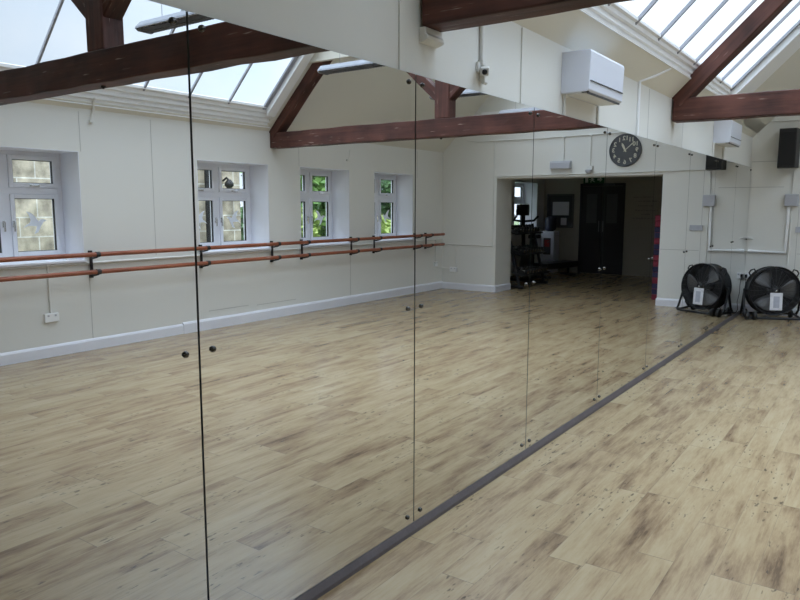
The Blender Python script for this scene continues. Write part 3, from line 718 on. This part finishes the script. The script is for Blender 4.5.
# dumbbell rack
RX, RY = 4.02, 12.35
t = thing('dumbbell_rack', 'black three tier dumbbell rack inside the hall by opening', 'weights rack', (RX, RY, 0))
fr = MB()
for y in (-.55, .55):
    fr.tube([(-.20, y, .03), (.26, y, .03)], .03, 8); fr.tube([(-.12, y, .03), (.16, y, 1.18)], .03, 8); fr.tube([(.22, y, .03), (.16, y, 1.18)], .025, 8)
fr.build('rack_frame', M['blackm'], t)
tiers = [(-.10, .28), (-.02, .66), (.07, 1.05)]
for x, z in tiers:
    MB().add([(x-.13, -.6, z-.03), (x+.12, -.6, z+.03), (x+.12, .6, z+.03), (x-.13, .6, z-.03), (x-.13, -.6, z-.05), (x+.12, -.6, z+.01), (x+.12, .6, z+.01), (x-.13, .6, z-.05)],
             [(0, 1, 2, 3), (7, 6, 5, 4), (0, 4, 5, 1), (3, 2, 6, 7), (0, 3, 7, 4), (1, 5, 6, 2)]).build('shelf', M['blackm'], t)
db = thing('dumbbell', '', 'dumbbell', rot=(0, math.radians(-13.5), 0), group='dumbbells on the hall rack')
MB().tube([(-.07, 0, 0), (.07, 0, 0)], .013, 10).build('dumbbell_handle', M['chrome'], db)
for s in (-1, 1):
    MB().lathe([(.03, 0), (.045, .006), (.045, .05), (.03, .058)], Matrix.Translation((s*.07, 0, 0)) @ Matrix.Rotation(s*PI/2, 4, 'Y'), 6, False).build('weight', M['black'], db)
    MB().lathe([(.032, .0585), (.028, .060), (.0001, .060)], Matrix.Translation((s*.07, 0, 0)) @ Matrix.Rotation(s*PI/2, 4, 'Y'), 16).build('end_plate', M['chrome'], db)
first = True
for ti, (x, z) in enumerate(tiers):
    for k in range(8):
        loc = (RX+x-.005, RY-.42+k*.12, z+.056)
        lab = 'black and chrome dumbbell, %s of eight on the %s tier of the rack' % (('first', 'second', 'third', 'fourth', 'fifth', 'sixth', 'seventh', 'last')[k], ('bottom', 'middle', 'top')[ti])
        if first: db.location = loc; db['label'] = lab; first = False
        else: dup(db, loc, lab)
for ch in ():
    pass
t = thing('exercise_bike', 'black upright exercise machine with console, behind the dumbbell rack', 'exercise machine', (4.45, 13.35, 0))
MB().tube([(-.25, -.35, .04), (.25, -.35, .04)], .035, 10).tube([(-.25, .4, .04), (.25, .4, .04)], .035, 10).tube([(0, -.35, .05), (0, .4, .05)], .04, 10).build('base_frame', M['blackm'], t)
MB().lathe([(.24, -.04), (.26, -.02), (.26, .02), (.24, .04)], Matrix.Translation((0, -.1, .36)) @ Matrix.Rotation(PI/2, 4, 'Y'), 28).build('flywheel', M['dgrey'], t)
MB().tube([(0, -.22, .1), (0, -.26, .8), (0, -.30, 1.35)], .04, 10).tube([(0, .2, .08), (0, .22, .85)], .035, 10).build('post', M['blackm'], t)
MB().tube([(-.24, -.12, 1.32), (-.22, -.26, 1.24), (0, -.30, 1.22), (.22, -.26, 1.24), (.24, -.12, 1.32)], .022, 10).build('handlebar', M['black'], t)
MB().box(-.13, -.36, 1.34, .13, -.28, 1.56).build('console', M['black'], t, .015)
MB().prism([(-.12, .34), (.12, .34), (.05, .06), (-.05, .06)], .86, .94, 'z').build('saddle', M['black'], t, .02)
t = thing('weights_bench', 'low black padded bench on hall floor beside the rack', 'bench', (4.30, 14.45, 0), (0, 0, math.radians(10)))
MB().box(-.20, -.62, .19, .20, .62, .32).build('bench_pad', M['black'], t, .02)
for y in (-.5, .5):
    MB().tube([(-.2, y, .025), (.2, y, .025)], .024, 8).tube([(0, y, .03), (0, y, .19)], .026, 8).build('leg', M['blackm'], t)

# exercise step stack just inside the right jamb
stp = ['red', 'navy', 'navy', 'red', 'navy', 'navy', 'red', 'red', 'navy', 'navy', 'red', 'navy', 'navy', 'red', 'red']
words = ['bottom', 'second', 'third', 'fourth', 'fifth', 'sixth', 'seventh', 'eighth', 'ninth', 'tenth', 'eleventh', 'twelfth', 'thirteenth', 'fourteenth', 'top']
src = {}
for k, c in enumerate(stp):
    lab = '%s foam exercise step, %s in the tall stack by the right jamb' % (c, words[k] if words[k] in ('bottom', 'top') else words[k]+' from the bottom')
    loc = (1.30, L+OT+.325, .092*k)
    if c not in src:
        o = thing('exercise_step', lab, 'exercise step', loc, group='stacked exercise steps')
        MB().box(-.17, -.30, 0.0, .17, .30, .0855).build('step_body', M[c], o, .012)
        MB().box(-.165, -.295, .0855, .165, .295, .0915).build('step_mat', M['red'], o, .003)
        src[c] = o
    else: dup(src[c], loc, lab)

# ------------------------------------------------------------------ outside the windows
t = thing('stone_building', 'coursed buff sandstone building outside the first two windows', 'building', (7.9, -2, -.5))
MB().box(0, -4, 0, 5, 10.65, 3.25).build('stone_wall', M['stone'], t)
MB().prism([(-.10, 3.25), (-.10, 3.33), (2.5, 3.75), (5.1, 3.33), (5.1, 3.25)], -4.2, 10.8).build('roof', M['slate'], t)
tag(MB().tube([(7.80, 7.85, -.5), (7.80, 7.85, 2.7)], .05, 10).build('downpipe', M['black']), 'black rainwater downpipe on the stone building outside', 'downpipe')
t = thing('outdoor_light', 'black bracket lamp on the stone building outside', 'lamp', (7.9, 8.25, 1.95))
MB().tube([(-.022, 0, 0), (-.12, 0, .05), (-.18, 0, .0)], .018, 8).build('lamp_arm', M['black'], t)
MB().lathe([(.03, .02), (.075, -.04), (.08, -.08), (.04, -.13), (.0001, -.13)], n=16).build('lamp_shade', M['black'], t, loc=(-.18, 0, 0))

def tree(name, loc, h, r, m, label, cat, seed, n=5200, trunk=True, ls=.13):
    rnd = random.Random(seed)
    t = thing(name, label, cat, loc, group='trees and shrubs outside')
    blobs = []
    for k in range(9):
        a = rnd.uniform(0, 2*PI); q = rnd.uniform(0, .62)*r
        blobs.append((Vector((q*math.cos(a), q*math.sin(a), rnd.uniform(.30 if trunk else .12, .84)*h)), rnd.uniform(.30, .52)*r))
    b = MB()
    for k in range(n):
        c, br = rnd.choice(blobs)
        d = Vector((rnd.gauss(0, 1), rnd.gauss(0, 1), rnd.gauss(0, 1))).normalized()*br*rnd.uniform(.6, 1.05)
        p = c+d; p.z = max(.05, p.z)
        u = Vector((rnd.gauss(0, 1), rnd.gauss(0, 1), rnd.gauss(0, .6))).normalized(); v = u.cross(Vector((rnd.gauss(0, 1), rnd.gauss(0, 1), rnd.gauss(0, 1)))).normalized()
        s = ls*rnd.uniform(.6, 1.3)
        b.add([p-u*s, p-v*s*.5+u*s*.1, p+u*s, p+v*s*.5+u*s*.1], [(0, 1, 2, 3)])
    b.build('foliage', m, t)
    if trunk:
        tb = MB(); tb.tube([(0, 0, -.02), (.05*r, 0, h*.3), (0, .05*r, h*.6)], [.05*h*.5, .04*h*.5, .02*h*.5], 8)
        for c, br in blobs[:5]: tb.tube([(0.02*r, 0, h*.28), tuple(c*.6+Vector((0, 0, h*.15))), tuple(c)], [.02*h*.5, .014*h*.5, .006*h*.5], 6)
        tb.build('trunk', M['bark'], t)
    else:
        tb = MB()
        for c, br in blobs[:6]: tb.tube([(0, 0, -.02), tuple(c*.5), tuple(c)], [.03, .02, .01], 6)
        tb.build('stem', M['bark'], t)
    return t
TR = [('broadleaf_tree', (11.2, 14.2, -.5), 3.9, 1.9, 'leafa', 'mid green leafy tree outside, behind the shrubs past the stone building', 'tree', 1, True),
      ('broadleaf_tree', (11.4, 18.6, -.5), 3.9, 2.0, 'leafc', 'dark green tree outside, farthest from the stone building', 'tree', 2, True),
      ('broadleaf_tree', (15.2, 17.2, -.5), 4.4, 1.7, 'leafa', 'tall mid green tree outside, standing at the back', 'tree', 3, True),
      ('garden_shrub', (8.7, 11.05, -.5), 2.0, .62, 'leafb', 'yellow green shrub outside, nearest the stone building', 'shrub', 5, False),
      ('garden_shrub', (8.4, 13.2, -.5), 1.9, 1.2, 'leafb', 'yellow green shrub outside, middle of the row', 'shrub', 6, False),
      ('garden_shrub', (8.6, 16.2, -.5), 2.2, 1.3, 'leafa', 'mid green shrub outside, last of the row', 'shrub', 7, False),
      ('garden_shrub', (10.4, 9.75, -.5), 3.2, 1.3, 'leafc', 'dark green tall shrub outside against the stone building', 'shrub', 8, False)]
for nme, loc, h, r, m, lab, cat, sd, trk in TR: tree(nme, loc, h, r, M[m], lab, cat, sd, trunk=trk)

# ------------------------------------------------------------------ daylight
SKYLOW, SKYTOP, EXPO = 1.05, 3.6, .83
w = bpy.data.worlds.new('World'); bpy.context.scene.world = w; w.use_nodes = True
nt = w.node_tree; bg = nt.nodes['Background']
tc = nt.nodes.new('ShaderNodeTexCoord')
n = nt.nodes.new('ShaderNodeTexNoise'); n.inputs['Scale'].default_value = 2.2; n.inputs['Detail'].default_value = 5
nt.links.new(tc.outputs['Generated'], n.inputs['Vector'])
r = nt.nodes.new('ShaderNodeValToRGB')
r.color_ramp.elements[0].position = .36; r.color_ramp.elements[0].color = (.60, .78, 1.0, 1)
r.color_ramp.elements[1].position = .60; r.color_ramp.elements[1].color = (.93, .99, 1.08, 1)
nt.links.new(n.outputs['Fac'], r.inputs['Fac'])
# overcast sky: brightest overhead, brighter on the low-x side
def mth(op, a, c):
    q = nt.nodes.new('ShaderNodeMath'); q.operation = op
    for k, x in enumerate((a, c)):
        if isinstance(x, (int, float)): q.inputs[k].default_value = x
        else: nt.links.new(x, q.inputs[k])
    return q.outputs[0]
sp = nt.nodes.new('ShaderNodeSeparateXYZ'); nt.links.new(tc.outputs['Generated'], sp.inputs[0])
zz = nt.nodes.new('ShaderNodeMapRange'); zz.interpolation_type = 'SMOOTHSTEP'
zz.inputs['From Min'].default_value = .30; zz.inputs['From Max'].default_value = .85; zz.inputs['To Min'].default_value = SKYLOW; zz.inputs['To Max'].default_value = SKYTOP
nt.links.new(sp.outputs['Z'], zz.inputs['Value'])
xm = nt.nodes.new('ShaderNodeMapRange'); xm.inputs['From Min'].default_value = -1; xm.inputs['From Max'].default_value = 1
nt.links.new(sp.outputs['X'], xm.inputs['Value'])
xx = nt.nodes.new('ShaderNodeValToRGB'); nt.links.new(xm.outputs[0], xx.inputs['Fac'])
el = xx.color_ramp.elements
el[0].position = .14; el[0].color = (.5, .5, .5, 1); el[1].position = .955; el[1].color = (.56, .56, .56, 1)
for p, c in ((.42, 1), (.66, 1), (.84, .86)):
    q = el.new(p); q.color = (c, c, c, 1)
v = nt.nodes.new('ShaderNodeVectorMath'); v.operation = 'SCALE'; nt.links.new(r.outputs[0], v.inputs[0]); nt.links.new(mth('MULTIPLY', zz.outputs[0], xx.outputs[0]), v.inputs['Scale'])
nt.links.new(v.outputs[0], bg.inputs['Color']); bg.inputs['Strength'].default_value = 1.0

# ------------------------------------------------------------------ camera
cam = bpy.data.cameras.new('camera'); co = bpy.data.objects.new('camera', cam); C.objects.link(co)
yaw, pitch, roll = .6156, .1326, .0018
cy, sy, cp, sn = math.cos(yaw), math.sin(yaw), math.cos(pitch), math.sin(pitch)
f = Vector((-sy*cp, cy*cp, -sn)); rr = Vector((cy, sy, 0)); u = rr.cross(f)
r2 = rr*math.cos(roll)+u*math.sin(roll); u2 = -rr*math.sin(roll)+u*math.cos(roll)
co.matrix_world = Matrix(((r2.x, u2.x, -f.x, 1.730), (r2.y, u2.y, -f.y, 0), (r2.z, u2.z, -f.z, 1.505), (0, 0, 0, 1)))
cam.sensor_width = 36; cam.lens = 697.5/800*36; cam.clip_start = .05
S = bpy.context.scene; S.camera = co
S.view_settings.view_transform = 'Standard'; S.view_settings.look = 'None'; S.view_settings.gamma = 1; S.view_settings.use_curve_mapping = False
S.view_settings.exposure = EXPO
S.cycles.max_bounces = 14; S.cycles.diffuse_bounces = 7; S.cycles.glossy_bounces = 6; S.cycles.transparent_max_bounces = 12
